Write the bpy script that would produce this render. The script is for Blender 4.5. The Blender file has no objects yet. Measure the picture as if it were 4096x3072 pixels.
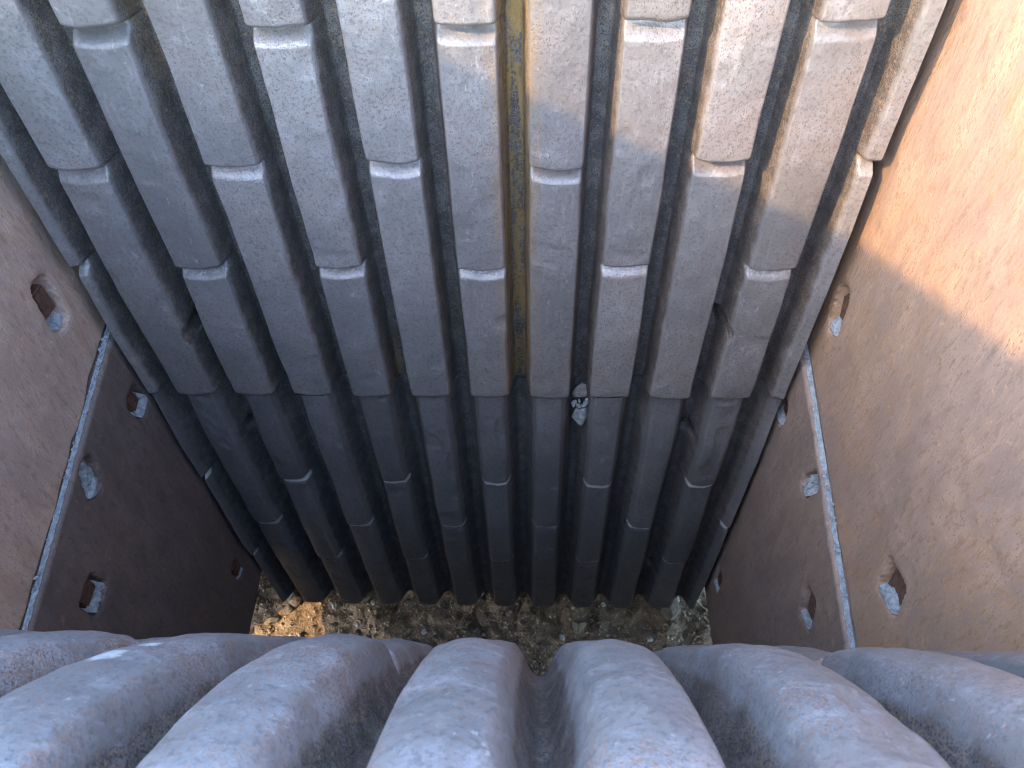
import bpy, bmesh, math, random
import numpy as np
from mathutils import Matrix, Vector

# ------------------------------------------------------------------ scene, camera, world, sun
S = bpy.context.scene
P = 0.1                      # tooth pitch of the jaw plates in metres; the layout below is in pitches
GZ = 26.0                    # ground lies 26 pitches below the camera
def W(x, y, z): return Vector((x * P, y * P, (z + GZ) * P))

pitch, yaw, roll, CX = 0.867148, 0.0514716, -0.0315593, 0.280273
def cam_basis():
    cp, sp = math.cos(pitch), math.sin(pitch)
    f = Vector((0, cp, -sp)); u = Vector((0, sp, cp)); r = Vector((1, 0, 0))
    Z = Matrix.Rotation(yaw, 3, 'Z'); f, u, r = Z @ f, Z @ u, Z @ r
    c, q = math.cos(roll), math.sin(roll)
    return c * r + q * u, -q * r + c * u, f
r_, u_, f_ = cam_basis()
cd = bpy.data.cameras.new('camera'); cam = bpy.data.objects.new('camera', cd); S.collection.objects.link(cam)
cam.matrix_world = Matrix.Translation(W(CX, 0, 0)) @ Matrix((r_, u_, -f_)).transposed().to_4x4()
cd.sensor_width = 36; cd.lens = 36 * 740 / 1024; cd.clip_start = 0.01; cd.clip_end = 500
cd.dof.use_dof = True; cd.dof.focus_distance = 1.15; cd.dof.aperture_fstop = 20.0
S.camera = cam

SUN = Vector((1.35, 1.0, -1.082)).normalized()          # direction the sunlight travels
elev = math.asin(-SUN.z); to_sun = -SUN
wd = bpy.data.worlds.new('World'); S.world = wd; wd.use_nodes = True
nt = wd.node_tree; bg = nt.nodes['Background']
sky = nt.nodes.new('ShaderNodeTexSky'); sky.sky_type = 'NISHITA'; sky.sun_disc = False
sky.sun_elevation = elev; sky.sun_rotation = math.atan2(to_sun.x, to_sun.y)
sky.air_density = 1.0; sky.dust_density = 0.8; sky.ozone_density = 1.2
nt.links.new(sky.outputs[0], bg.inputs[0]); bg.inputs[1].default_value = 0.15
sl = bpy.data.lights.new('sun', 'SUN'); sl.energy = 0.6; sl.angle = math.radians(0.35); sl.color = (1.0, 0.63, 0.27)
so = bpy.data.objects.new('sun', sl); S.collection.objects.link(so)
so.rotation_euler = SUN.to_track_quat('-Z', 'Y').to_euler()
S.view_settings.view_transform = 'Standard'; S.view_settings.look = 'None'
S.view_settings.gamma = 1.0; S.view_settings.use_curve_mapping = False
S.view_settings.exposure = 3.6
S.render.engine = 'CYCLES'; S.cycles.pixel_filter_type = 'BLACKMAN_HARRIS'; S.cycles.filter_width = 1.15
S.cycles.max_bounces = 6; S.cycles.diffuse_bounces = 5; S.cycles.glossy_bounces = 2
S.cycles.use_adaptive_sampling = True; S.cycles.adaptive_threshold = 0.02; S.cycles.caustics_reflective = False
S.cycles.use_denoising = True; S.cycles.denoising_prefilter = 'ACCURATE'
rng = np.random.RandomState(7); random.seed(7)

# ------------------------------------------------------------------ helpers
def sst(a, b, x):
    t = np.clip((x - a) / (b - a), 0, 1); return t * t * (3 - 2 * t)
def hash2(ix, iy, seed):
    n = (ix.astype(np.int64) * 374761393 + iy.astype(np.int64) * 668265263 + seed * 1442695041) & 0x7fffffff
    n = ((n ^ (n >> 13)) * 1274126177) & 0x7fffffff
    n = n ^ (n >> 16)
    return (n & 0xffff) / 65535.0
def vnoise(x, y, seed=0):
    ix, iy = np.floor(x), np.floor(y); fx, fy = x - ix, y - iy
    fx = fx * fx * fx * (fx * (fx * 6 - 15) + 10); fy = fy * fy * fy * (fy * (fy * 6 - 15) + 10)
    a = hash2(ix, iy, seed); b = hash2(ix + 1, iy, seed); c = hash2(ix, iy + 1, seed); d = hash2(ix + 1, iy + 1, seed)
    return (a + (b - a) * fx + (c - a) * fy + (a - b - c + d) * fx * fy) * 2 - 1
def fbm(x, y, seed=0, oct=4, gain=0.5):
    v = 0; a = 1.0
    for i in range(oct):
        v = v + a * vnoise(x * 2 ** i + 17.3 * i, y * 2 ** i - 9.1 * i, seed + i); a *= gain
    return v

C = S.collection
def tag(o, label=None, cat=None, group=None, kind=None):
    if label: o['label'] = label
    if cat: o['category'] = cat
    if group: o['group'] = group
    if kind: o['kind'] = kind
    return o
def thing(name, loc, label, cat, group=None, kind=None):
    o = bpy.data.objects.new(name, None); C.objects.link(o); o.location = loc; o.empty_display_size = 0.05
    return tag(o, label, cat, group, kind)
def mesh_obj(name, verts, faces, mat, parent=None, origin=None, normals=None, attrs=None, smooth=True):
    """verts in pitches, world layout; origin (Vector, metres) becomes the object's local zero"""
    v = np.asarray(verts, float).copy(); v[:, 2] += GZ; v *= P
    if origin is not None: v -= np.array(origin)
    me = bpy.data.meshes.new(name); me.from_pydata(v.tolist(), [], [tuple(int(i) for i in f) for f in faces])
    if smooth: me.polygons.foreach_set('use_smooth', [True] * len(me.polygons))
    if attrs:
        for k, a in attrs.items():
            at = me.attributes.new(k, 'FLOAT', 'POINT'); at.data.foreach_set('value', np.asarray(a, np.float32))
    me.update()
    if normals is not None: me.normals_split_custom_set_from_vertices([tuple(n) for n in normals])
    me.materials.append(mat)
    o = bpy.data.objects.new(name, me); C.objects.link(o)
    if parent is not None: o.parent = parent
    elif origin is not None: o.location = origin
    return o
def grid_faces(nr, nc, flip=False, base=0):
    i = np.arange(nr - 1)[:, None] * nc + np.arange(nc - 1)[None, :] + base
    a, b, c, d = i, i + 1, i + nc + 1, i + nc
    f = np.stack([a, d, c, b] if flip else [a, b, c, d], -1).reshape(-1, 4)
    return f
def box_vf(x0, x1, y0, y1, z0, z1):
    v = [(x0,y0,z0),(x1,y0,z0),(x1,y1,z0),(x0,y1,z0),(x0,y0,z1),(x1,y0,z1),(x1,y1,z1),(x0,y1,z1)]
    f = [(0,3,2,1),(4,5,6,7),(0,1,5,4),(1,2,6,5),(2,3,7,6),(3,0,4,7)]
    return v, f

# ------------------------------------------------------------------ materials
class NT:
    def __init__(s, name):
        s.m = bpy.data.materials.new(name); s.m.use_nodes = True; s.t = s.m.node_tree
        s.b = s.t.nodes['Principled BSDF']; s.tc = s.n('ShaderNodeTexCoord'); s.co = s.tc.outputs['Object']
    def n(s, k, **kw):
        o = s.t.nodes.new(k)
        for a, b in kw.items(): setattr(o, a, b)
        return o
    def l(s, a, b): s.t.links.new(a, b)
    def val(s, sock, v):
        if isinstance(v, (int, float)): sock.default_value = v
        elif isinstance(v, tuple): sock.default_value = v if len(v) == 4 else v + (1,)
        else: s.l(v, sock)
    def noise(s, scale, detail=5, rough=0.55, dist=0.0, co=None):
        o = s.n('ShaderNodeTexNoise'); o.inputs['Scale'].default_value = scale; o.inputs['Detail'].default_value = detail
        o.inputs['Roughness'].default_value = rough; o.inputs['Distortion'].default_value = dist
        s.l(co or s.co, o.inputs['Vector']); return o.outputs[0]
    def mapping(s, scale=(1,1,1), rot=(0,0,0), co=None):
        o = s.n('ShaderNodeMapping'); o.inputs['Scale'].default_value = scale; o.inputs['Rotation'].default_value = rot
        s.l(co or s.co, o.inputs['Vector']); return o.outputs[0]
    def ramp(s, f, a, b, c0=0.0, c1=1.0):
        o = s.n('ShaderNodeMapRange'); o.interpolation_type = 'SMOOTHSTEP'
        s.val(o.inputs[0], f); o.inputs[1].default_value = a; o.inputs[2].default_value = b
        o.inputs[3].default_value = c0; o.inputs[4].default_value = c1; return o.outputs[0]
    def mix(s, f, a, b):
        o = s.n('ShaderNodeMix', data_type='RGBA'); s.val(o.inputs[0], f); s.val(o.inputs[6], a); s.val(o.inputs[7], b); return o.outputs[2]
    def math(s, op, a, b=0.0, clamp=False):
        o = s.n('ShaderNodeMath', operation=op, use_clamp=clamp); s.val(o.inputs[0], a); s.val(o.inputs[1], b); return o.outputs[0]
    def attr(s, name):
        o = s.n('ShaderNodeAttribute', attribute_name=name); return o.outputs['Fac']
    def voro(s, scale, co=None, feature='F1', out='Distance'):
        o = s.n('ShaderNodeTexVoronoi', feature=feature); o.inputs['Scale'].default_value = scale
        s.l(co or s.co, o.inputs['Vector']); return o.outputs[out]
    def bump(s, h, strength, dist, nrm=None):
        o = s.n('ShaderNodeBump'); o.inputs['Strength'].default_value = strength; o.inputs['Distance'].default_value = dist
        s.l(h, o.inputs['Height'])
        if nrm: s.l(nrm, o.inputs['Normal'])
        return o.outputs[0]
    def out(s, col, rough, metal=0.0, nrm=None, spec=0.5):
        s.val(s.b.inputs['Base Color'], col); s.val(s.b.inputs['Roughness'], rough); s.val(s.b.inputs['Metallic'], metal)
        s.b.inputs['Specular IOR Level'].default_value = spec
        if nrm: s.l(nrm, s.b.inputs['Normal'])
        return s.m

def steel_mat(name, worn, worn2, groove, rustamt=0.35, metal=0.2, rough=0.5):
    k = NT(name)
    wear, dust, paint = k.attr('wear'), k.attr('dust'), k.attr('paint')
    big = k.noise(7, 2); mid = k.noise(42, 3, 0.6); fine = k.noise(210, 3, 0.7); grit = k.noise(600, 1, 0.6)
    w = k.ramp(k.math('ADD', wear, k.math('MULTIPLY', k.math('SUBTRACT', mid, 0.5), 0.8)), 0.25, 0.85)
    top = k.mix(k.ramp(big, 0.35, 0.66), worn2, worn)
    top = k.mix(k.math('MULTIPLY', k.ramp(mid, 0.53, 0.70), 0.22), top, tuple(min(1, c * 1.4) for c in worn))
    top = k.mix(k.math('MULTIPLY', k.ramp(fine, 0.50, 0.64), 0.5), top, tuple(c * 0.5 for c in worn2))
    rust = k.mix(k.ramp(grit, 0.4, 0.65), (0.17, 0.085, 0.045), (0.36, 0.18, 0.085))
    patch = k.math('ADD', k.math('MULTIPLY', mid, 0.5), k.math('MULTIPLY', fine, 0.5))
    top = k.mix(k.math('MULTIPLY', k.ramp(k.math('SUBTRACT', k.math('ADD', grit, big), patch), 0.52, 0.68), rustamt), top, rust)
    gv = k.mix(k.ramp(mid, 0.35, 0.7), groove, tuple(c * 1.8 for c in groove))
    gv = k.mix(k.math('MULTIPLY', k.ramp(grit, 0.5, 0.62), 0.75), gv, tuple(c * 0.35 for c in groove))
    gv = k.mix(k.math('MULTIPLY', k.ramp(fine, 0.56, 0.64), 0.6), gv, (0.30, 0.19, 0.10))
    rnd = k.n('ShaderNodeObjectInfo').outputs['Random']
    top = k.mix(k.ramp(rnd, 0.0, 1.0, 0.0, 0.42), top, tuple(c * 0.55 for c in worn2))
    col = k.mix(w, gv, top)
    vor = k.voro(430, k.mapping((1, 1, 0.5), (0, 0.5, 0))); pits = k.math('MULTIPLY', k.ramp(vor, 0.34, 0.18), k.ramp(big, 0.40, 0.58))
    col = k.mix(k.math('MULTIPLY', pits, 0.35), col, (0.055, 0.05, 0.048))
    scr = k.math('MULTIPLY', k.ramp(k.noise(170, 2, 0.6, 0.3, k.mapping((1, 1, 0.16), (0, 0.12, 0))), 0.60, 0.70), w)
    col = k.mix(k.math('MULTIPLY', scr, 0.10), col, tuple(min(0.7, c * 1.8) for c in worn))
    # pale flecks of bare steel and dust smears
    fl = k.math('MULTIPLY', k.ramp(k.noise(95, 3, 0.75, 1.0, k.mapping((1, 1, 0.55), (0, 0.6, 0))), 0.655, 0.70), w)
    col = k.mix(k.math('MULTIPLY', fl, 0.35), col, tuple(min(0.7, c * 1.7) for c in worn))
    st = k.noise(60, 3, 0.7, 0.6, k.mapping((1.6, 1.6, 0.22)))
    pf = k.math('MULTIPLY', paint, k.ramp(k.math('ADD', st, k.math('MULTIPLY', k.math('SUBTRACT', fine, 0.5), 0.7)), 0.38, 0.56))
    col = k.mix(k.math('MULTIPLY', pf, 0.75), col, (0.34, 0.205, 0.062))
    df = k.ramp(k.math('ADD', dust, k.math('MULTIPLY', k.math('SUBTRACT', fine, 0.5), 1.1)), 0.4, 0.8)
    col = k.mix(k.math('MULTIPLY', df, 0.85), col, (0.55, 0.55, 0.53))
    ro = k.math('ADD', k.math('MULTIPLY', k.math('SUBTRACT', 1.0, w), 0.3), k.math('ADD', rough, k.math('MULTIPLY', k.math('SUBTRACT', mid, 0.5), 0.3)), clamp=True)
    me = k.math('MULTIPLY', k.math('MULTIPLY', w, metal), k.math('SUBTRACT', 1.0, df))
    wv = k.voro(40, k.mapping((1.0, 1.0, 0.5), (0, 0.7, 0.3)), 'DISTANCE_TO_EDGE')
    nick = k.math('MULTIPLY', k.ramp(wv, 0.03, 0.0), k.ramp(mid, 0.54, 0.64))
    h = k.math('ADD', k.math('MULTIPLY', mid, 1.0), k.math('MULTIPLY', fine, k.math('SUBTRACT', 1.1, k.math('MULTIPLY', w, 0.5))))
    h = k.math('SUBTRACT', h, k.math('ADD', k.math('MULTIPLY', nick, 0.06), k.math('MULTIPLY', pits, 0.5)))
    return k.out(col, ro, me, k.bump(h, 0.5, 0.0019), 0.4)

def rust_mat(name, dark, mid, orange, tilt=0.55, bright=0.5):
    k = NT(name)
    st = k.mapping((1, 1.0, 0.34), (tilt, 0, 0))
    big = k.noise(3.2, 4, 0.6, 0.4); m1 = k.noise(24, 4, 0.65, 0.3, st); m2 = k.noise(120, 3, 0.7, 0.2, st); fine = k.noise(420, 2, 0.6)
    col = k.mix(k.ramp(m1, 0.35, 0.66), dark, mid)
    col = k.mix(k.math('MULTIPLY', k.ramp(k.math('ADD', big, k.math('MULTIPLY', k.math('SUBTRACT', m2, 0.5), 0.7)), 0.40, 0.66), bright), col, orange)
    col = k.mix(k.math('MULTIPLY', k.ramp(m2, 0.52, 0.66), 0.42), col, tuple(c * 0.55 for c in dark))
    col = k.mix(k.math('MULTIPLY', k.ramp(k.noise(60, 4, 0.8, 0.5), 0.61, 0.68), 0.75), col, tuple(min(1, c * 1.3) for c in orange))
    col = k.mix(k.math('MULTIPLY', k.ramp(fine, 0.56, 0.68), 0.3), col, tuple(c * 0.45 for c in dark))
    vor = k.voro(340, st); pit = k.math('MULTIPLY', k.ramp(vor, 0.32, 0.12), k.ramp(m1, 0.46, 0.62))
    col = k.mix(k.math('MULTIPLY', pit, 0.45), col, tuple(c * 0.35 for c in dark))
    flake = k.math('MULTIPLY', k.ramp(m1, 0.555, 0.57), k.ramp(big, 0.42, 0.6))
    col = k.mix(k.math('MULTIPLY', flake, 0.35), col, tuple(min(1, c * 1.12) for c in mid))
    sc = k.ramp(k.noise(150, 2, 0.6, 0.4, k.mapping((1, 1.0, 0.12), (tilt * 1.7, 0, 0))), 0.61, 0.70)
    col = k.mix(k.math('MULTIPLY', sc, 0.12), col, tuple(min(1, c * 1.5) for c in mid))
    dust = k.attr('dust')
    df = k.ramp(k.math('ADD', dust, k.math('MULTIPLY', k.math('SUBTRACT', m2, 0.5), 1.0)), 0.45, 0.8)
    col = k.mix(k.math('MULTIPLY', df, 0.7), col, (0.45, 0.44, 0.43))
    ro = k.math('ADD', 0.6, k.math('MULTIPLY', k.math('SUBTRACT', m1, 0.5), 0.3))
    h = k.math('ADD', k.math('MULTIPLY', m1, 0.7), k.math('ADD', k.math('MULTIPLY', m2, 0.9), k.math('MULTIPLY', fine, 0.25)))
    return k.out(col, ro, 0.05, k.bump(k.math('SUBTRACT', h, k.math('MULTIPLY', pit, 0.4)), 0.6, 0.0024), 0.3)

def plain_mat(name, c0, c1, rough=0.8, scale=90, bump=0.5, bd=0.002, spec=0.3, metal=0.0):
    k = NT(name); a = k.noise(scale, 6, 0.65); b = k.noise(scale * 5, 4, 0.6)
    col = k.mix(k.ramp(a, 0.32, 0.68), c0, c1); col = k.mix(k.math('MULTIPLY', k.ramp(b, 0.5, 0.7), 0.4), col, tuple(x * 0.55 for x in c0))
    return k.out(col, rough, metal, k.bump(k.math('ADD', a, b), bump, bd), spec)

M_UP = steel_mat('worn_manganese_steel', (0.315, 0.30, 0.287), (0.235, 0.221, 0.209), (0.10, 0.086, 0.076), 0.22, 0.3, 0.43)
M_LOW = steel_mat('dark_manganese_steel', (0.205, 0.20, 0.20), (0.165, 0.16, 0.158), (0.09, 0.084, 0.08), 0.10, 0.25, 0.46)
M_NEAR = steel_mat('near_manganese_steel', (0.395, 0.395, 0.41), (0.25, 0.235, 0.228), (0.115, 0.092, 0.08), 0.6, 0.3, 0.45)
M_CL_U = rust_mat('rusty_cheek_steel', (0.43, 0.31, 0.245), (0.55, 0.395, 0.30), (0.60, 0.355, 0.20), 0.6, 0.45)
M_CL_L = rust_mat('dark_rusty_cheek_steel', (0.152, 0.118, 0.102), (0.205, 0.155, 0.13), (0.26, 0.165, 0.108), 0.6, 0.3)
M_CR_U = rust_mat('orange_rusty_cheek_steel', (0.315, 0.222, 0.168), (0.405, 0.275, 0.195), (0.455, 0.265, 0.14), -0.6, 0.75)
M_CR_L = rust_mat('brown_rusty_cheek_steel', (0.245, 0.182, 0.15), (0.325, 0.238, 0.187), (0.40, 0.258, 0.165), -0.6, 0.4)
M_BOLT = plain_mat('rusted_bolt', (0.095, 0.052, 0.038), (0.19, 0.10, 0.065), 0.75, 160, 0.7, 0.003)
M_DUST = plain_mat('pale_rock_dust', (0.30, 0.33, 0.35), (0.58, 0.61, 0.61), 0.9, 170, 0.9, 0.004)
M_STONE = plain_mat('grey_crushed_stone', (0.20, 0.22, 0.22), (0.48, 0.50, 0.49), 0.85, 120, 0.8, 0.003)
M_STONE_D = plain_mat('dark_dirt_stone', (0.09, 0.082, 0.072), (0.20, 0.185, 0.165), 0.88, 120, 0.8, 0.003)
M_FRAME = plain_mat('painted_frame_steel', (0.10, 0.085, 0.075), (0.16, 0.13, 0.11), 0.65, 20, 0.2, 0.002)
M_TWIG = plain_mat('dry_straw', (0.36, 0.29, 0.19), (0.5, 0.42, 0.3), 0.8, 200)
M_LEAF = plain_mat('green_leaf', (0.07, 0.22, 0.02), (0.12, 0.32, 0.04), 0.5, 200, 0.1)

def ground_mat():
    k = NT('dirt_and_grit')
    a = k.noise(6, 5, 0.6); b = k.noise(70, 6, 0.7); c = k.noise(330, 5, 0.65)
    col = k.mix(k.ramp(a, 0.35, 0.65), (0.14, 0.105, 0.078), (0.29, 0.225, 0.16))
    col = k.mix(k.math('MULTIPLY', k.ramp(b, 0.5, 0.72), 0.8), col, (0.45, 0.36, 0.25))
    col = k.mix(k.math('MULTIPLY', k.ramp(c, 0.55, 0.68), 0.3), col, (0.05, 0.042, 0.036))
    v = k.voro(95); 
    h = k.math('ADD', k.math('ADD', b, k.math('MULTIPLY', c, 0.6)), k.math('MULTIPLY', v, -0.5))
    return k.out(col, 0.92, 0.0, k.bump(h, 0.7, 0.006), 0.2)
M_GROUND = ground_mat()

# ------------------------------------------------------------------ ground
def ground():
    def lines(lo, hi, d0, d1, step):
        a = np.arange(d0, d1 + 1e-6, step); n = 26
        g = np.linspace(0, 1, n) ** 3
        return np.concatenate([(d0 - (d0 - lo) * g[::-1])[:-1], a, (d1 + (hi - d1) * g)[1:]])
    xs = lines(-200, 200, -12, 10, 0.11); ys = lines(-200, 200, 8.5, 15.5, 0.10)
    X, Y = np.meshgrid(xs, ys)
    dense = sst(-14, -12, X) * sst(12, 10, X) * sst(7.5, 8.5, Y) * sst(17, 15.5, Y)
    Z = -GZ + 0.16 * fbm(X * 0.35, Y * 0.35, 3, 3) + dense * (0.06 * fbm(X * 1.6, Y * 1.6, 5, 3) + 0.055 * fbm(X * 5, Y * 5, 9, 2))
    v = np.stack([X, Y, Z], -1).reshape(-1, 3)
    o = mesh_obj('ground', v, grid_faces(len(ys), len(xs)), M_GROUND)
    tag(o, 'gritty brown dirt ground seen through the gap below the jaws', kind='structure')
    def gz(x, y):
        x = np.asarray(x, float); y = np.asarray(y, float)
        return -GZ + 0.16 * fbm(x * 0.35, y * 0.35, 3, 3) + 0.06 * fbm(x * 1.6, y * 1.6, 5, 3) + 0.055 * fbm(x * 5, y * 5, 9, 2)
    return gz
gz = ground()

# ------------------------------------------------------------------ crusher frame round the chamber (it carries the plates), and unseen blockers added to cast the shade
YT = 7.875                    # plane of the tooth tops of the far jaw
fr = thing('crusher_frame', W(0, 9, -18), 'welded steel crusher frame holding the jaw and cheek plates, with added unseen light blockers', 'frame', kind='structure')
def fpart(name, vf): return mesh_obj(name, vf[0], vf[1], M_FRAME, fr, fr.location, smooth=False)
fpart('front_wall', box_vf(-7.6, 5.6, 9.05, 9.9, -17.2, 0.2))
fpart('side_wall', box_vf(4.98+0.12, 5.55, -4.0, 9.0, -17.0, -0.6))
fpart('side_wall', box_vf(-7.6, -7.1, -4.0, 9.0, -17.0, -0.6))
# made-up panel added out of view to block the sun, behind and to the left; its sloping top edge draws the edge of the shade
def blocker_top(x, y): return -0.789 - 0.483 * x - 0.43 * y + (3.0 if y > -6.2 else 0.0)
def blocker_part(name, ya, yb, drop=0.0):
    v = [(x, y, z) for x in (-20.0, -19.8) for y, z in ((ya, 9.2), (yb, 9.2), (yb, blocker_top(-19.8, yb)), (ya, blocker_top(-19.8, ya + 1e-6)))]
    f = [(0, 3, 2, 1), (4, 5, 6, 7), (0, 1, 5, 4), (1, 2, 6, 5), (2, 3, 7, 6), (3, 0, 4, 7)]
    fpart(name, (v, f))
blocker_part('sun_blocker', -24.0, -6.2); blocker_part('sun_blocker', -6.19, -3.0)
for y in (-21.0, -12.0, -4.0): fpart('blocker_post', box_vf(-20.5, -20.02, y - 0.25, y + 0.25, -26, 12.0))  # made-up posts so the added sun-blocking panel does not float
fpart('shade_beam', box_vf(-12.6, -12.0, -14, 22, -21.75, -10.0))  # unseen beam added to keep the sun off the ground under the jaws
fpart('shade_skirt', box_vf(-12.5, -12.1, -14, 4.3, -25.6, -21.2)); fpart('shade_skirt', box_vf(-12.5, -12.1, 9.6, 22, -25.6, -21.2))  # added to cut sky light; the opening between them lets the sun patch in
fpart('shade_beam', box_vf(8.6, 9.2, -14, 22, -24.3, -10.0))  # unseen counterpart on the right, added to dim the ground
fpart('shade_cross_wall', box_vf(-11.9, 8.5, 0.4, 1.1, -25.7, -15.0))  # added out of view to close off sky light from the near side
fpart('shade_cross_wall', box_vf(-11.9, 8.5, 16.0, 16.7, -25.7, -12.0))  # same kind of added light blocker on the far side
fpart('shade_deck', box_vf(-11.95, -8.0, -6.0, 16.0, -12.2, -11.9)); fpart('shade_deck', box_vf(5.7, 8.55, -6.0, 16.0, -12.2, -11.9))  # unseen covers added to shut light out of the space below
fpart('shade_deck', box_vf(-11.9, 8.5, 9.95, 16.0, -12.6, -12.25))  # far cover of the same added enclosure
fpart('shade_leg', box_vf(-14.6, -13.0, 8.0, 10.4, -27, -12))  # invented post; its shadow cuts the left edge of the sunlit ground

# ------------------------------------------------------------------ ribbed jaw plates
LEN = 8.70
STEP = {0: [2.60, 5.92], 1: [4.28]}         # notches across every other tooth row
def row_steps(steps, colk, par, seed):
    r = random.Random(seed * 131 + colk * 17 + 5)
    return [round(t + r.uniform(-0.045, 0.045), 3) for t in steps[(colk + par) % 2]]
def col_height(v, steps, L, hl, hh, notch, lip):
    H = np.zeros_like(v); w = v.copy(); first = np.ones_like(v, bool); e = L - v + 10
    for s in steps:
        m = v >= s; w = np.where(m, v - s, w); first = first & ~m
    nxt = np.full_like(v, 99.0)
    for s in sorted(steps, reverse=True): nxt = np.where(v < s, s - v, nxt)
    H = hl + (hh - hl) * sst(-0.1, 1.7, w)
    ramp = sst(0.015, 0.20, w); H = np.where(first, H, notch + (H - notch) * ramp)
    q = np.clip(nxt / lip, 0, 1); H = notch + (H - notch) * np.sqrt(np.clip(1 - (1 - q) ** 2.2, 0, 1))
    q = np.clip((L - v) / 0.07, 0, 1); H = H - 0.06 * (1 - np.sqrt(1 - (1 - q) ** 2))
    dust = np.where(first, 0, sst(0.0, 0.05, w) * sst(0.20, 0.12, w))
    dust2 = np.where(first, 0, sst(0.0, 0.02, w) * sst(0.17, 0.11, w))
    return H, dust, dust2
def plate_fn(goff, L, a, b, hl=0.36, hh=0.50, notch=0.14, lip=0.11, holes=(), seed=0, thin_dust=False, amp=1.0, steps=STEP, dustgain=lambda v: 1.0, paint_x=None, par=1, flank=False, spots=(), pipe=0.0, wm=0.7, curved=True, thin=0.0, grow=0.0, crown=0.05):
    def fn(X, v, colk):
        """height, wear, dust, paint at plate coordinates; colk = index of the tooth row"""
        u = X - goff - colk - 0.5
        au = np.abs(u)
        aa = a + 0.015 * vnoise(v * 1.3 + colk * 7.7, X * 0 + colk + 0.5, seed + 31)
        Sx = 1 - sst(0, 1, np.clip((au - aa) / (b - a), 0, 1))
        Sx = np.clip(Sx, 0, 1)
        v0 = v; v = np.clip(v + 0.012 - 0.026 * (1 - np.clip(au / 0.36, 0, 1) ** 2) + 0.05 * math.sin(colk * 3.1 + seed) * u + 0.016 * vnoise(X * 4.3, v * 1.1 + colk * 3.3, seed + 61), 0, L) if curved else v
        H, dust, dust2 = col_height(v, row_steps(steps, colk, par, seed), L, hl, hh, notch * (1 + 0.12 * math.sin(colk * 2.7 + seed)), lip * (1 + 0.25 * math.sin(colk * 1.9 + seed)))
        H = H * (1 - thin * sst(4.5, 8.7, v)) * (1 + grow * sst(4.4, 2.4, v))
        h = H * Sx - crown * (au / 0.3) ** 2 * Sx * (H / hh) - pipe * (1 - np.clip((0.5 - au) / 0.14, 0, 1) ** 2) * (au > 0.36)
        h = h + amp * (0.016 * fbm(X * 1.1, v * 0.7, seed + 1, 3) * (0.3 + Sx) + 0.006 * fbm(X * 7, v * 5, seed + 11, 3))
        # dents beaten into the crests
        d = vnoise(X * 3.1 + 5, v * 2.3, seed + 21); h = h - amp * 0.022 * sst(0.45, 0.85, d) * Sx
        for (hx, hv, rx, rv) in holes:
            q = np.sqrt(((X - hx) / rx) ** 2 + ((v - hv) / rv) ** 2) + 0.04 * vnoise(X * 9, v * 9, seed + 5)
            h = h - 0.03 * sst(1.5, 1.0, q); h = h - (h + 0.95) * sst(1.06, 0.94, q)
        hole = np.zeros_like(X)
        for (hx, hv, rx, rv) in holes: hole = np.maximum(hole, sst(1.45, 1.2, np.sqrt(((X - hx) / rx) ** 2 + ((v0 - hv) / rv) ** 2)))
        wear = (1 - hole) * sst(wm - 0.25, wm + 0.2, Sx) * (sst(0.12, 0.34, H) if hh > 0.4 else 1.0)
        du = (dust2 if thin_dust else dust) * (sst(0.05, 0.3, Sx) * (0.3 + 0.45 * vnoise(X * 1.7, v * 0 + colk + .5, seed + 77)) if flank else sst(0.45, 0.85, Sx))
        for (qx, qv, qr) in spots: du = np.maximum(du, 0.8 * sst(1.3, 0.3, np.hypot(X - qx, (v - qv) * 0.7) / qr))
        g = dustgain(v)
        pa = np.zeros_like(X)
        if paint_x is not None: pa = np.maximum(sst(0.38, 0.22, np.abs(X - paint_x)) * (1 - 0.6 * Sx), 0.55 * sst(0.75, 0.95, vnoise(X * 0.9 + 40, v * 0.35, seed + 71)) * (1 - Sx))
        return h, wear, du * g, pa
    return fn
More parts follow.
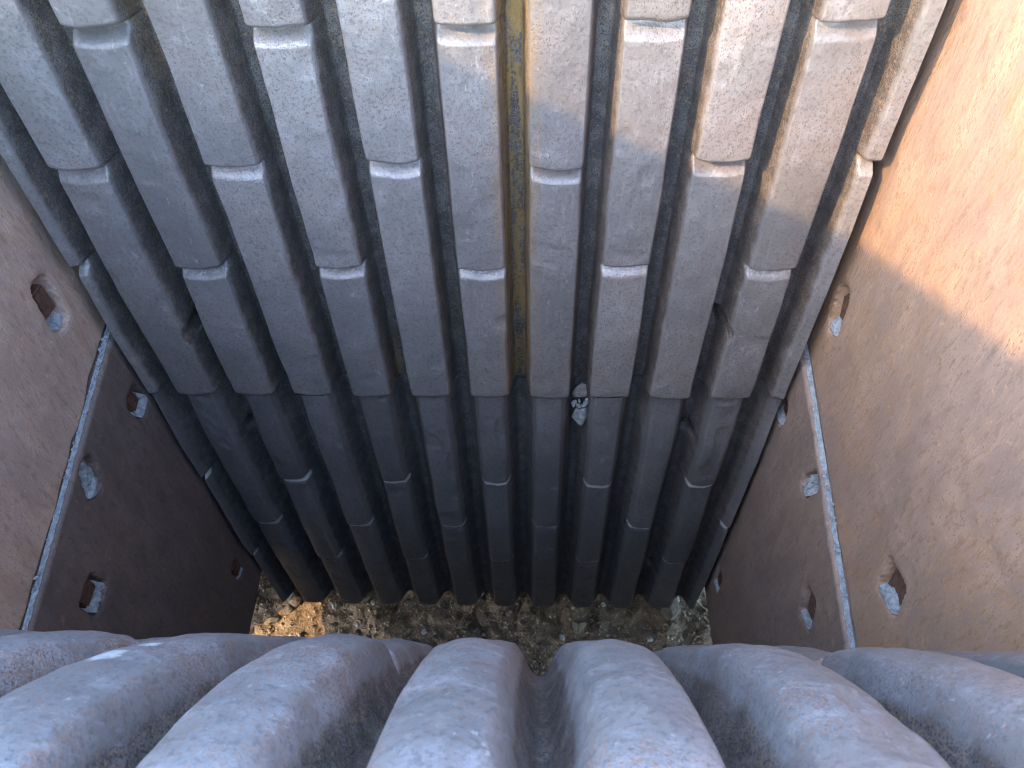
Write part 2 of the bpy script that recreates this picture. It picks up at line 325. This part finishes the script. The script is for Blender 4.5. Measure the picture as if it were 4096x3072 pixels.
def build_plate(root, mat, fn, surf, x0, x1, goff, L, back, nu=30, dv=0.055, steps=STEP, par=1, v_start=0.0, names='tooth', seed=0):
    """surf(X, v, h) -> world pitches. One object for every tooth block between two notches."""
    k0, k1 = math.floor(x0 - goff), math.ceil(x1 - goff)
    for kc in range(k0, k1):
        xa, xb = max(x0, goff + kc), min(x1, goff + kc + 1)
        xs = np.linspace(xa, xb, max(8, int(nu * (xb - xa)) + 1))
        cuts = [v_start] + row_steps(steps, kc, par, seed) + [L]
        for i in range(len(cuts) - 1):
            va, vb = cuts[i], cuts[i + 1]
            vs = np.arange(va, vb, dv)
            ext = [va + t for t in (0.012, 0.025, 0.04, 0.075, 0.095, 0.13, 0.15, 0.185, 0.21)] + [vb - t for t in (0.003, 0.008, 0.016, 0.028, 0.042, 0.075, 0.1)]
            vs = np.unique(np.round(np.concatenate([vs, ext, [vb]]), 4)); vs = vs[(vs >= va) & (vs <= vb)]
            X, V = np.meshgrid(xs, vs)
            Vq = np.clip(V, va, vb - 1e-5)
            def pos(X, V):
                h, w, d, p = fn(X, V, kc); return surf(X, V, h), w, d, p
            e = 0.006
            Q, w, d, p = pos(X, Vq)
            # limits keep the derivative on this tooth block
            Xp, Xm = X + e, X - e; Vp, Vm = np.minimum(Vq + e, vb - 1e-5), np.maximum(Vq - e, va)
            dX = pos(Xp, Vq)[0] - pos(Xm, Vq)[0]; dV = pos(X, Vp)[0] - pos(X, Vm)[0]
            N = np.cross(dX, -dV); N /= np.linalg.norm(N, axis=-1, keepdims=True) + 1e-12
            nr, nc = X.shape
            verts = [Q.reshape(-1, 3)]; norms = [N.reshape(-1, 3)]; at = [w.ravel()], [d.ravel()], [p.ravel()]
            faces = [grid_faces(nr, nc, flip=True)]
            base = nr * nc
            def skirt(idx, nvec, flip):
                nonlocal base
                top = Q.reshape(-1, 3)[idx]; Xi, Vi = X.ravel()[idx], V.ravel()[idx]
                bot = surf(Xi, Vi, np.full(Xi.shape, back))
                verts.append(np.concatenate([top, bot])); m = len(idx)
                nn = np.tile(np.array(nvec, float), (2 * m, 1)); norms.append(nn)
                for j, arr in enumerate((w, d, p)): at[j].append(np.concatenate([arr.ravel()[idx] * (0.3 if j == 0 else 0), np.zeros(m)]))
                faces.append(grid_faces(2, m, flip=flip, base=base)); base += 2 * m
            rows = np.arange(nr)[:, None] * nc + np.arange(nc)[None, :]
            if i == 0: skirt(rows[0], (0, 0, 1), False)
            if i == len(cuts) - 2: skirt(rows[-1], (0, 0, -1), True)
            if abs(xa - x0) < 1e-6: skirt(rows[:, 0], (-1, 0, 0), True)
            if abs(xb - x1) < 1e-6: skirt(rows[:, -1], (1, 0, 0), False)
            mesh_obj(names, np.concatenate(verts), np.concatenate(faces), mat, root, root.location, np.concatenate(norms),
                     dict(wear=np.concatenate(at[0]), dust=np.concatenate(at[1]), paint=np.concatenate(at[2])))

X0, X1 = -6.30, 4.35
def far_surf(ytop_floor, ztop):
    return lambda X, V, h: np.stack([X, ytop_floor - h, ztop - V], -1)
ZJ = -9.60
up = thing('jaw_plate', W(-1, 9, ZJ), 'upper ribbed steel jaw plate with blue-grey worn teeth, sunlit at its top right', 'jaw plate')
fn = plate_fn(0.0, LEN, 0.305, 0.42, 0.44, 0.50, 0.29, 0.085, holes=[(-5.06, 7.32, 0.14, 0.17), (3.06, 7.22, 0.14, 0.16), (-5.0, 1.26, 0.17, 0.21), (3.0, 1.26, 0.17, 0.21)], seed=100, amp=0.6, crown=0.022,
              wm=0.86, dustgain=lambda v: 0.08 + 0.42 * sst(4.6, 5.9, v), paint_x=0.0, pipe=0.06)
build_plate(up, M_UP, fn, far_surf(YT + 0.44, ZJ + LEN), X0, X1, 0.0, LEN, -0.55, nu=40, dv=0.045, seed=100)
low = thing('jaw_plate', W(-1, 9, ZJ - 0.04 - LEN), 'lower dark ribbed jaw plate with wavy bottom edge above the gap', 'jaw plate')
fn = plate_fn(0.0, LEN, 0.20, 0.46, 0.46, 0.52, 0.41, 0.06, holes=[(-5.04, 1.32, 0.12, 0.14), (3.05, 1.32, 0.12, 0.14), (-5.04, 6.85, 0.13, 0.15), (3.05, 6.8, 0.13, 0.15)], seed=200, thin_dust=True, thin=0.32, pipe=0.04, dustgain=lambda v: 1.0 - 0.09 * (v - 2.6))
build_plate(low, M_LOW, fn, far_surf(YT + 0.455, ZJ - 0.03), X0, X1, 0.0, LEN, -0.45, seed=200)

# near jaw: convex face running down and away from under the camera
ARC = np.linspace(0, 18, 721)
def tilt_at(s): return np.radians(np.interp(s, [0, 0.6, 0.8, 1.06, 1.4, 1.9, 2.6, 3.3, 4.2, 5.2, 6.5, 18], [74, 50, 41.5, 37, 34.5, 31.5, 27.2, 25, 23, 21, 17, 14.0]))
ty = np.cumsum(np.sin(tilt_at(ARC))) * (ARC[1] - ARC[0]); tz = -np.cumsum(np.cos(tilt_at(ARC))) * (ARC[1] - ARC[0])
NY0, NZ0 = 0.75 - np.interp(0.6, ARC, ty), -3.40 - np.interp(0.6, ARC, tz)
def near_surf(X, V, h):
    t = tilt_at(V); y = NY0 + np.interp(V, ARC, ty); z = NZ0 + np.interp(V, ARC, tz); hh = h - 0.385 - 0.09 * sst(4.4, 2.4, V)
    return np.stack([X, y + hh * np.cos(t), z + hh * np.sin(t)], -1)
NSTEP = {0: [3.6, 7.1, 10.6], 1: [5.3, 8.8, 12.3]}
near = thing('jaw_plate', W(-1, 0, -18), 'near curved jaw plate with rounded teeth running along the bottom of the photo', 'jaw plate')
fn = plate_fn(0.335, 15.2, 0.235, 0.487, 0.29, 0.345, 0.20, 0.13, seed=300, amp=0.8, steps=NSTEP, par=0, flank=True, wm=0.66, grow=0.62, spots=[(-2.2, 2.2, 0.10), (-2.22, 1.75, 0.13), (-2.2, 2.02, 0.05), (-3.5, 3.2, 0.10)])
build_plate(near, M_NEAR, fn, near_surf, -6.22, 4.30, 0.335, 15.2, -0.9, nu=36, dv=0.06, steps=NSTEP, par=0, seed=300)

# ------------------------------------------------------------------ cheek plates
def rrect(y, z, p):
    cy, cz, hy, hz, rot, rad = p[:6]
    c, s = math.cos(rot), math.sin(rot); a = (y - cy) * c + (z - cz) * s; b = -(y - cy) * s + (z - cz) * c
    qx, qy = np.abs(a) - hy + rad, np.abs(b) - hz + rad
    return np.hypot(np.maximum(qx, 0), np.maximum(qy, 0)) + np.minimum(np.maximum(qx, qy), 0) - rad
def cheek(side, xf, ztop, zbot, ya, yb, pits, mat, seed, label, ledge, thick=0.62):
    """side -1 left, +1 right. Inner face at x = xf; ztop/zbot are functions of y."""
    def refine(lo, hi, step, spans, fine):
        c = [np.arange(lo, hi, step)] + [np.arange(max(lo, a), min(hi, b), fine) for a, b in spans] + [[lo, hi]]
        c = np.unique(np.round(np.concatenate(c), 4)); keep = [c[0]]
        for t in c[1:]:
            if t - keep[-1] > fine * 0.55: keep.append(t)
        keep[-1] = hi; return np.array(keep)
    R = 1.25
    ys = refine(ya, yb, 0.12, [(p[0] - R * max(p[2], p[3]) - .05, p[0] + R * max(p[2], p[3]) + .05) for p in pits], 0.028)
    bsp = []
    for p in pits:
        m = R * max(p[2], p[3]) + .05; zt, zb = ztop(p[0]), zbot(p[0])
        bsp.append(((zt - (p[1] + m)) / (zt - zb), (zt - (p[1] - m)) / (zt - zb)))
    hgt = ztop(5) - zbot(5)
    bs = refine(0, 1, 0.12 / hgt, bsp, 0.028 / hgt)
    bs = np.unique(np.concatenate([bs, np.array([0.01, 0.02, 0.035, 0.05, 0.07, 0.09]) / hgt, 1 - np.array([0.01, 0.025, 0.045, 0.07, 0.1]) / hgt]))
    Y, B = np.meshgrid(ys, bs)
    def pos(Y, B):
        zt, zb = ztop(Y), zbot(Y)
        zb = zb + 0.05 * fbm(Y * 1.5, Y * 0, seed + 3, 3)
        Z = zt - (zt - zb) * B
        d = 0.014 * fbm(Y * 0.6, Z * 0.6, seed, 3) + 0.004 * fbm(Y * 4 + Z, Z * 4, seed + 5, 3)
        e = (zt - zb) * B
        r = 0.055 + 0.05 * np.abs(vnoise(Y * 4, Y * 0 + 3, seed + 8)) + 0.03 * np.abs(vnoise(Y * 13, Y * 0 + 9, seed + 9))
        if ledge: q = np.clip(e / r, 0, 1); d = d - r * (1 - np.sqrt(np.clip(1 - (1 - q) ** 2, 0, 1)))
        e2 = (zt - zb) * (1 - B); q = np.clip(e2 / 0.1, 0, 1); d = d - 0.1 * (1 - np.sqrt(np.clip(1 - (1 - q) ** 2, 0, 1)))
        dust = np.zeros_like(Y)
        for p in pits:
            s = rrect(Y, Z, p) + 0.016 * vnoise(Y * 6, Z * 6, seed + 40) + 0.006 * vnoise(Y * 19, Z * 19, seed + 41)
            d = d - p[6] * sst(0.018, -0.03, s) - 0.012 * sst(0.10, 0.0, s)
            below = np.exp(-((Y - p[0]) / (p[2] * 0.9)) ** 2) * sst(p[1] - p[3] - 0.45, p[1] - p[3] + .02, Z) * sst(-0.05, 0.05, s) * sst(0.4, 0.05, s)
            dust = np.maximum(dust, 0.55 * below * (Z < p[1]))
        return np.stack([xf - side * d, Y, Z], -1), dust
    Q, dust = pos(Y, B); e = 0.006
    dY = pos(Y + e, B)[0] - pos(Y - e, B)[0]; dB = pos(Y, np.minimum(B + e / 9, 1))[0] - pos(Y, np.maximum(B - e / 9, 0))[0]
    N = np.cross(dY, dB); N /= np.linalg.norm(N, axis=-1, keepdims=True) + 1e-12
    if side < 0: flipn = N[..., 0] < 0
    else: flipn = N[..., 0] > 0
    N[flipn] *= -1
    nr, nc = Y.shape
    root = thing('cheek_plate', W(xf, 6, zbot(6)), label, 'cheek plate')
    verts = [Q.reshape(-1, 3)]; norms = [N.reshape(-1, 3)]; du = [dust.ravel()]; faces = [grid_faces(nr, nc, flip=(side < 0))]; base = nr * nc
    rows = np.arange(nr)[:, None] * nc + np.arange(nc)[None, :]
    for idx, nv, fl in ((rows[0], (0, 0, 1), side > 0), (rows[-1], (0, 0, -1), side < 0), (rows[:, 0], (0, -1, 0), side < 0), (rows[:, -1], (0, 1, 0), side > 0)):
        top = Q.reshape(-1, 3)[idx]; bot = top.copy(); bot[:, 0] = xf + side * thick
        m = len(idx); verts.append(np.concatenate([top, bot])); norms.append(np.tile(np.array(nv, float), (2 * m, 1))); du.append(np.zeros(2 * m))
        faces.append(grid_faces(2, m, flip=fl, base=base)); base += 2 * m
    mesh_obj('plate', np.concatenate(verts), np.concatenate(faces), mat, root, root.location, np.concatenate(norms), dict(dust=np.concatenate(du)))
    for p in pits:
        if p[7]: bolt(root, side, xf, p)
        pit_dust(side, xf, p, seed)
    return root
def bolt(root, side, xf, p):
    bm = bmesh.new(); sx, sy, sz = 0.16, p[8], p[9]
    bmesh.ops.create_cube(bm, size=1.0); bmesh.ops.scale(bm, vec=(sx, 2 * sy, 2 * sz), verts=bm.verts)
    bmesh.ops.bevel(bm, geom=list(bm.edges), offset=0.03, segments=2, affect='EDGES')
    bmesh.ops.subdivide_edges(bm, edges=list(bm.edges), cuts=1)
    rr = random.Random(int(p[0] * 100)); rot = p[4] + p[10]
    vs = []
    for v in bm.verts:
        a, b = v.co.y, v.co.z; y = p[0] + a * math.cos(rot) - b * math.sin(rot); z = p[1] + 0.04 + a * math.sin(rot) + b * math.cos(rot)
        vs.append((xf + side * (p[6] * 0.62) + v.co.x + rr.uniform(-.006, .006), y + rr.uniform(-.008, .008), z + rr.uniform(-.008, .008)))
    mesh_obj('bolt', vs, [[v.index for v in f.verts] for f in bm.faces], M_BOLT, root, root.location, smooth=False); bm.free()
def pit_dust(side, xf, p, seed):
    """dust heaped on the lower edge inside the hole"""
    n = 26; hy, hz = p[2] - 0.015, p[3] - 0.015
    fill = p[11]
    a = np.linspace(-1, 1, n); b = np.linspace(-1, 1, n); A, Bq = np.meshgrid(a, b)
    # squeeze the square onto the rounded outline
    sq = np.sqrt(1 - 0.5 * A ** 2 * p[5] / max(hy, hz)); sq2 = np.sqrt(1 - 0.5 * Bq ** 2 * p[5] / max(hy, hz))
    y_ = A * hy * sq2; z_ = Bq * hz * sq
    c, s = math.cos(p[4]), math.sin(p[4])
    Y = p[0] + y_ * c - z_ * s; Z = p[1] + y_ * s + z_ * c
    hgt = (Bq + 1) * hz
    dep = np.clip(0.0 + hgt / max(fill, 0.05) * p[6] + 0.085 * fbm(Y * 4, Z * 4, seed + 60, 4, 0.65), -0.004, p[6] + 0.06)
    rim = np.maximum(np.abs(A), np.abs(Bq)); dep = np.where(rim > 0.99, np.maximum(dep, 0.02) , dep)
    v = np.stack([xf + side * dep, Y, Z], -1).reshape(-1, 3)
    o = mesh_obj('rock_dust', v, grid_faces(n, n, flip=(side > 0)), M_DUST, None, W(xf, p[0], p[1]))
    tag(o, p[12], 'dust', kind='stuff')

def lin(y0, z0, y1, z1): return lambda y: z0 + (z1 - z0) * (np.asarray(y) - y0) / (y1 - y0)
seamL = lin(8.02, -8.25, 3.69, -9.49); seamR = lin(8.10, -8.71, 3.90, -9.95)
flatz = lambda z: (lambda y: z + 0 * np.asarray(y, float))
# pit: cy cz half_y half_z rot corner depth bolt? bolt_hy bolt_hz bolt_rot dust_fill label
XLl, XLu, XRl, XRu = -6.42, -6.54, 4.47, 4.59
cheek(-1, XLl, seamL, lin(8.1, -16.75, 6.69, -17.0), -3.0, 8.55, [
    (7.66, -9.58, 0.24, 0.30, 0.25, 0.16, 0.28, True, 0.14, 0.2, 0.0, 0.30, 'pale dust in the left lower cheek hole beside the jaw plate'),
    (5.96, -9.30, 0.21, 0.34, -0.45, 0.20, 0.24, False, 0, 0, 0, 0.85, 'bluish dust filling the oval hole just below the left seam'),
    (4.66, -10.52, 0.26, 0.27, 0.15, 0.09, 0.28, True, 0.19, 0.19, 0.0, 0.26, 'pale dust in the lowest left hole near the front jaw'),
    (7.43, -15.32, 0.17, 0.27, 0.05, 0.05, 0.16, True, 0.13, 0.2, 0.0, 0.08, 'thin dust in the small square hole at the left cheek bottom')],
    M_CL_L, 400, 'lower left cheek plate of dark brown steel below the slanting seam', True)
cheek(-1, XLu, flatz(-0.8), seamL, -3.0, 8.55, [
    (7.41, -7.08, 0.21, 0.42, -0.12, 0.16, 0.26, True, 0.15, 0.22, 0.1, 0.24, 'pale blue dust in the slot of the upper left cheek plate')],
    M_CL_U, 500, 'upper left cheek plate of rusty steel at the left edge', False)
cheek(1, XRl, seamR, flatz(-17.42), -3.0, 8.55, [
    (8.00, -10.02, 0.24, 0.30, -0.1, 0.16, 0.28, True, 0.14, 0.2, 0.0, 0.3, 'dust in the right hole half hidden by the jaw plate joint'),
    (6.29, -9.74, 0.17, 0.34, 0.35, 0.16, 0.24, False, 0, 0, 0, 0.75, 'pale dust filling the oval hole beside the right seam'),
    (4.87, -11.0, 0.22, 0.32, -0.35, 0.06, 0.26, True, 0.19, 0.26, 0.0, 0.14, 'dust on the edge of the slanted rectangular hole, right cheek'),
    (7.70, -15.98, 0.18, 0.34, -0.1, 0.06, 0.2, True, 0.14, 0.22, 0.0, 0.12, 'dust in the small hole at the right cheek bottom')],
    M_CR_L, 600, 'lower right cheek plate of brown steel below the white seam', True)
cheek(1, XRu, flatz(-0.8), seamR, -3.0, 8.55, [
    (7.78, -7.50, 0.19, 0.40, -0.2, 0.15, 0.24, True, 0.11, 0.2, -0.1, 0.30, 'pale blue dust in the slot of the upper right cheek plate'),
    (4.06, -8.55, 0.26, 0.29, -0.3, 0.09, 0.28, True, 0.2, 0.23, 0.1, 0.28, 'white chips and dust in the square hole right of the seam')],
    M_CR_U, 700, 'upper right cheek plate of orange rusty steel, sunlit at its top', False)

# dust and chips lying on the ledge where the upper cheek plates sit back behind the lower ones
def stone_vf(c, r, seed, sq=(1, 1, 1), rot=None, sub=1):
    bm = bmesh.new(); bmesh.ops.create_icosphere(bm, subdivisions=sub, radius=1.0)
    rr = random.Random(seed); M = Matrix.Rotation(rr.uniform(0, 6.28), 3, 'Z') @ Matrix.Rotation(rr.uniform(-.5, .5), 3, 'X') if rot is None else rot
    pl = [(Vector((rr.uniform(-1, 1), rr.uniform(-1, 1), rr.uniform(-1, 1))).normalized(), rr.uniform(0.45, 0.8)) for _ in range(7)]
    out = []
    for v in bm.verts:
        co = v.co.copy()
        for nn, dd in pl:
            t = co.dot(nn)
            if t > dd: co -= nn * (t - dd)
        co = Vector((co.x * sq[0], co.y * sq[1], co.z * sq[2])) * r; co = M @ co
        out.append((c[0] + co.x, c[1] + co.y, c[2] + co.z))
    fs = [[v.index for v in f.verts] for f in bm.faces]; bm.free()
    return out, fs
def ledge_dust(side, xl, xu, seam, label, seed):
    ys = np.arange(1.5, 8.45, 0.03); t = np.linspace(0, 1, 9); Y, T = np.meshgrid(ys, t)
    edge = 0.05 + 0.035 * np.abs(vnoise(Y * 4, Y * 0 + 3, seed + 8)) + 0.02 * np.abs(fbm(Y * 9, Y * 0, seed, 3))
    xa = xl + side * edge * 0.55; X = xa + (xu - side * 0.012 - xa) * T
    Z = seam(Y) + 0.006 + 0.018 * T + 0.006 * fbm(Y * 11, T * 2, seed + 4, 3)
    v = np.stack([X, Y, Z], -1).reshape(-1, 3); f = [tuple(q) for q in grid_faces(len(t), len(ys), flip=(side > 0))]
    v = v.tolist(); rr = random.Random(seed)
    for i in range(60):
        y = rr.uniform(2.6, 8.2); r = rr.uniform(0.012, 0.03) if i > 5 else rr.uniform(0.035, 0.055)
        cv, cf = stone_vf((xl + side * rr.uniform(0.035, 0.1), y, float(seam(y)) + 0.03 + r * 0.6), r, seed + i, (1, 1.3, 0.8))
        b = len(v); v += cv; f += [tuple(b + j for j in q) for q in cf]
    o = mesh_obj('rock_dust', v, f, M_DUST, None, W(xl, 5, float(seam(5))), smooth=False)
    tag(o, label, 'dust', kind='stuff')
ledge_dust(-1, XLl, XLu, seamL, 'pale dust and chips along the left cheek seam', 400)
ledge_dust(1, XRl, XRu, seamR, 'white dust and chips along the right cheek seam', 600)

# ------------------------------------------------------------------ stone wedged in the groove
o = mesh_obj('stone', *stone_vf((1.035, YT + 0.27, -10.42), 0.27, 11, (0.58, 0.62, 1.25), Matrix.Rotation(0.06, 3, 'Y'), 3), M_STONE, None, W(1.035, YT + .27, -10.42), smooth=False)
tag(o, 'pale grey stone wedged in a groove of the lower jaw plate', 'stone')
v, f = stone_vf((1.03, YT + 0.33, -9.86), 0.2, 21, (0.75, 0.6, 1.1), Matrix.Rotation(0.05, 3, 'Y'), 2)
o = mesh_obj('stone', v, f, plain_mat('brown_stone', (0.24, 0.21, 0.18), (0.36, 0.32, 0.28), 0.9, 150, 0.8), None, W(1.03, YT + .33, -9.86), smooth=False)
tag(o, 'brown dusty stone stuck above the pale stone in the groove', 'stone')
rr = random.Random(3)
for i in range(16):
    z = -10.06 + rr.uniform(-0.10, 0.10); x = 1.03 + rr.uniform(-0.13, 0.13)
    o = mesh_obj('stone_chip', *stone_vf((x, YT + 0.18 + rr.uniform(-0.03, 0.07), z), rr.uniform(0.025, 0.055), 50 + i, (1, 0.7, 1)), M_STONE if i % 3 else M_DUST, None, W(x, YT + .2, z), smooth=False)
    tag(o, 'tiny pale stone chip packed above the wedged stone', 'stone chip', 'chips packed above the wedged stone')
# tiny green sprout in the plate joint
sp = thing('sprout', W(2.03, YT + 0.35, -9.66), 'tiny green sprout growing in the joint between the jaw plates', 'plant')
for i, (dx, dz) in enumerate([(-0.06, 0.0), (0.0, 0.03), (0.05, -0.01), (0.09, 0.02)]):
    c = np.array((2.03 + dx, YT + 0.24, -9.68 + dz))
    v = [c + np.array(q) for q in ((0, .02, -.02), (.025, 0, .0), (0.005, -.02, .03), (-.022, 0, .005), (0, .0, .012))]
    mesh_obj('leaf', v, [(0, 1, 4), (1, 2, 4), (2, 3, 4), (3, 0, 4)], M_LEAF, sp, sp.location)

# ------------------------------------------------------------------ grit, stones and straw on the ground
nv, nf = [], []
bases = [stone_vf((0, 0, 0), 1.0, 900 + i, (1, rr.uniform(.7, 1.2), .6)) for i in range(14)]
pts = rng.uniform((-11.5, 8.8), (9.5, 15), (9000, 2)); rad = 0.025 + 0.06 * rng.rand(9000) ** 3; gzs = gz(pts[:, 0], pts[:, 1])
tot = 0; VV, FF = [], []
for i in range(9000):
    bv, bf = bases[i % 14]; a = rng.rand() * 6.28; c, s = math.cos(a), math.sin(a)
    q = np.array(bv) * rad[i]; q = np.stack([q[:, 0] * c - q[:, 1] * s, q[:, 0] * s + q[:, 1] * c, q[:, 2]], -1)
    VV.append(q + (pts[i, 0], pts[i, 1], gzs[i] + rad[i] * 0.2)); FF.append(np.array(bf) + tot); tot += len(bv)
o = mesh_obj('gravel', np.concatenate(VV), np.concatenate(FF), plain_mat('dirt_grit', (0.14, 0.11, 0.085), (0.44, 0.36, 0.26), 0.92, 35, 0.6, 0.002), smooth=False)
tag(o, 'fine brown grit strewn over the dirt below the jaws', 'gravel', kind='stuff')
for i in range(110):
    x, y = rng.uniform(-10.5, 8.5), rng.uniform(9.3, 14); r = rng.uniform(0.09, 0.17) if i > 8 else rng.uniform(0.2, 0.42)
    pale = i % 3 == 0
    z = float(gz(x, y)) + r * 0.2
    o = mesh_obj('stone', *stone_vf((x, y, z), r, 2000 + i, (1, rng.uniform(.6, 1.2), .65), None, 2 if r > .18 else 1), M_STONE if pale and r < .18 else M_STONE_D, None, W(x, y, z), smooth=False)
    if r > 0.18: tag(o, 'dark fist-sized stone half sunk in the dirt', 'stone', 'larger stones in the dirt')
    elif pale: tag(o, 'small pale stone lying on the dirt below the gap', 'stone', 'pale stones on the dirt')
    else: tag(o, 'small brown stone lying on the dirt below the gap', 'stone', 'brown stones on the dirt')
def tube(name, pts, r, mat):
    pts = [np.array(p, float) for p in pts]; v, f = [], []
    for i, p in enumerate(pts):
        d = pts[min(i + 1, len(pts) - 1)] - pts[max(i - 1, 0)]; d /= np.linalg.norm(d)
        a = np.cross(d, (0, 0, 1)); a /= np.linalg.norm(a); b = np.cross(a, d); rr_ = r * (1 - 0.5 * i / len(pts))
        for j in range(6): v.append(p + rr_ * (a * math.cos(j * math.pi / 3) + b * math.sin(j * math.pi / 3)))
    for i in range(len(pts) - 1):
        for j in range(6): f.append((i * 6 + j, i * 6 + (j + 1) % 6, i * 6 + 6 + (j + 1) % 6, i * 6 + 6 + j))
    f.append(tuple(range(5, -1, -1))); f.append(tuple(len(v) - 6 + j for j in range(6)))
    c = pts[0]; return mesh_obj(name, v, f, mat, None, W(*c))
for i, (xa, ya, xb, yb) in enumerate([(5.75, 11.75, 6.55, 11.1), (6.0, 12.1, 6.7, 11.75), (6.35, 10.9, 6.75, 10.45)]):
    q = []
    for t in np.linspace(0, 1, 9):
        x, y = xa + (xb - xa) * t, ya + (yb - ya) * t + 0.12 * math.sin(t * 3 + i); q.append((x, y, float(gz(x, y)) + 0.12 + 0.06 * math.sin(t * 3)))
    o = tube('straw', q, 0.035, M_TWIG)
    tag(o, ['longest pale straw on the dirt beside the right cheek bottom', 'pale straw lying farthest back beside the right cheek', 'short pale straw nearest the front jaw at right'][i], 'straw', 'straws on the dirt')
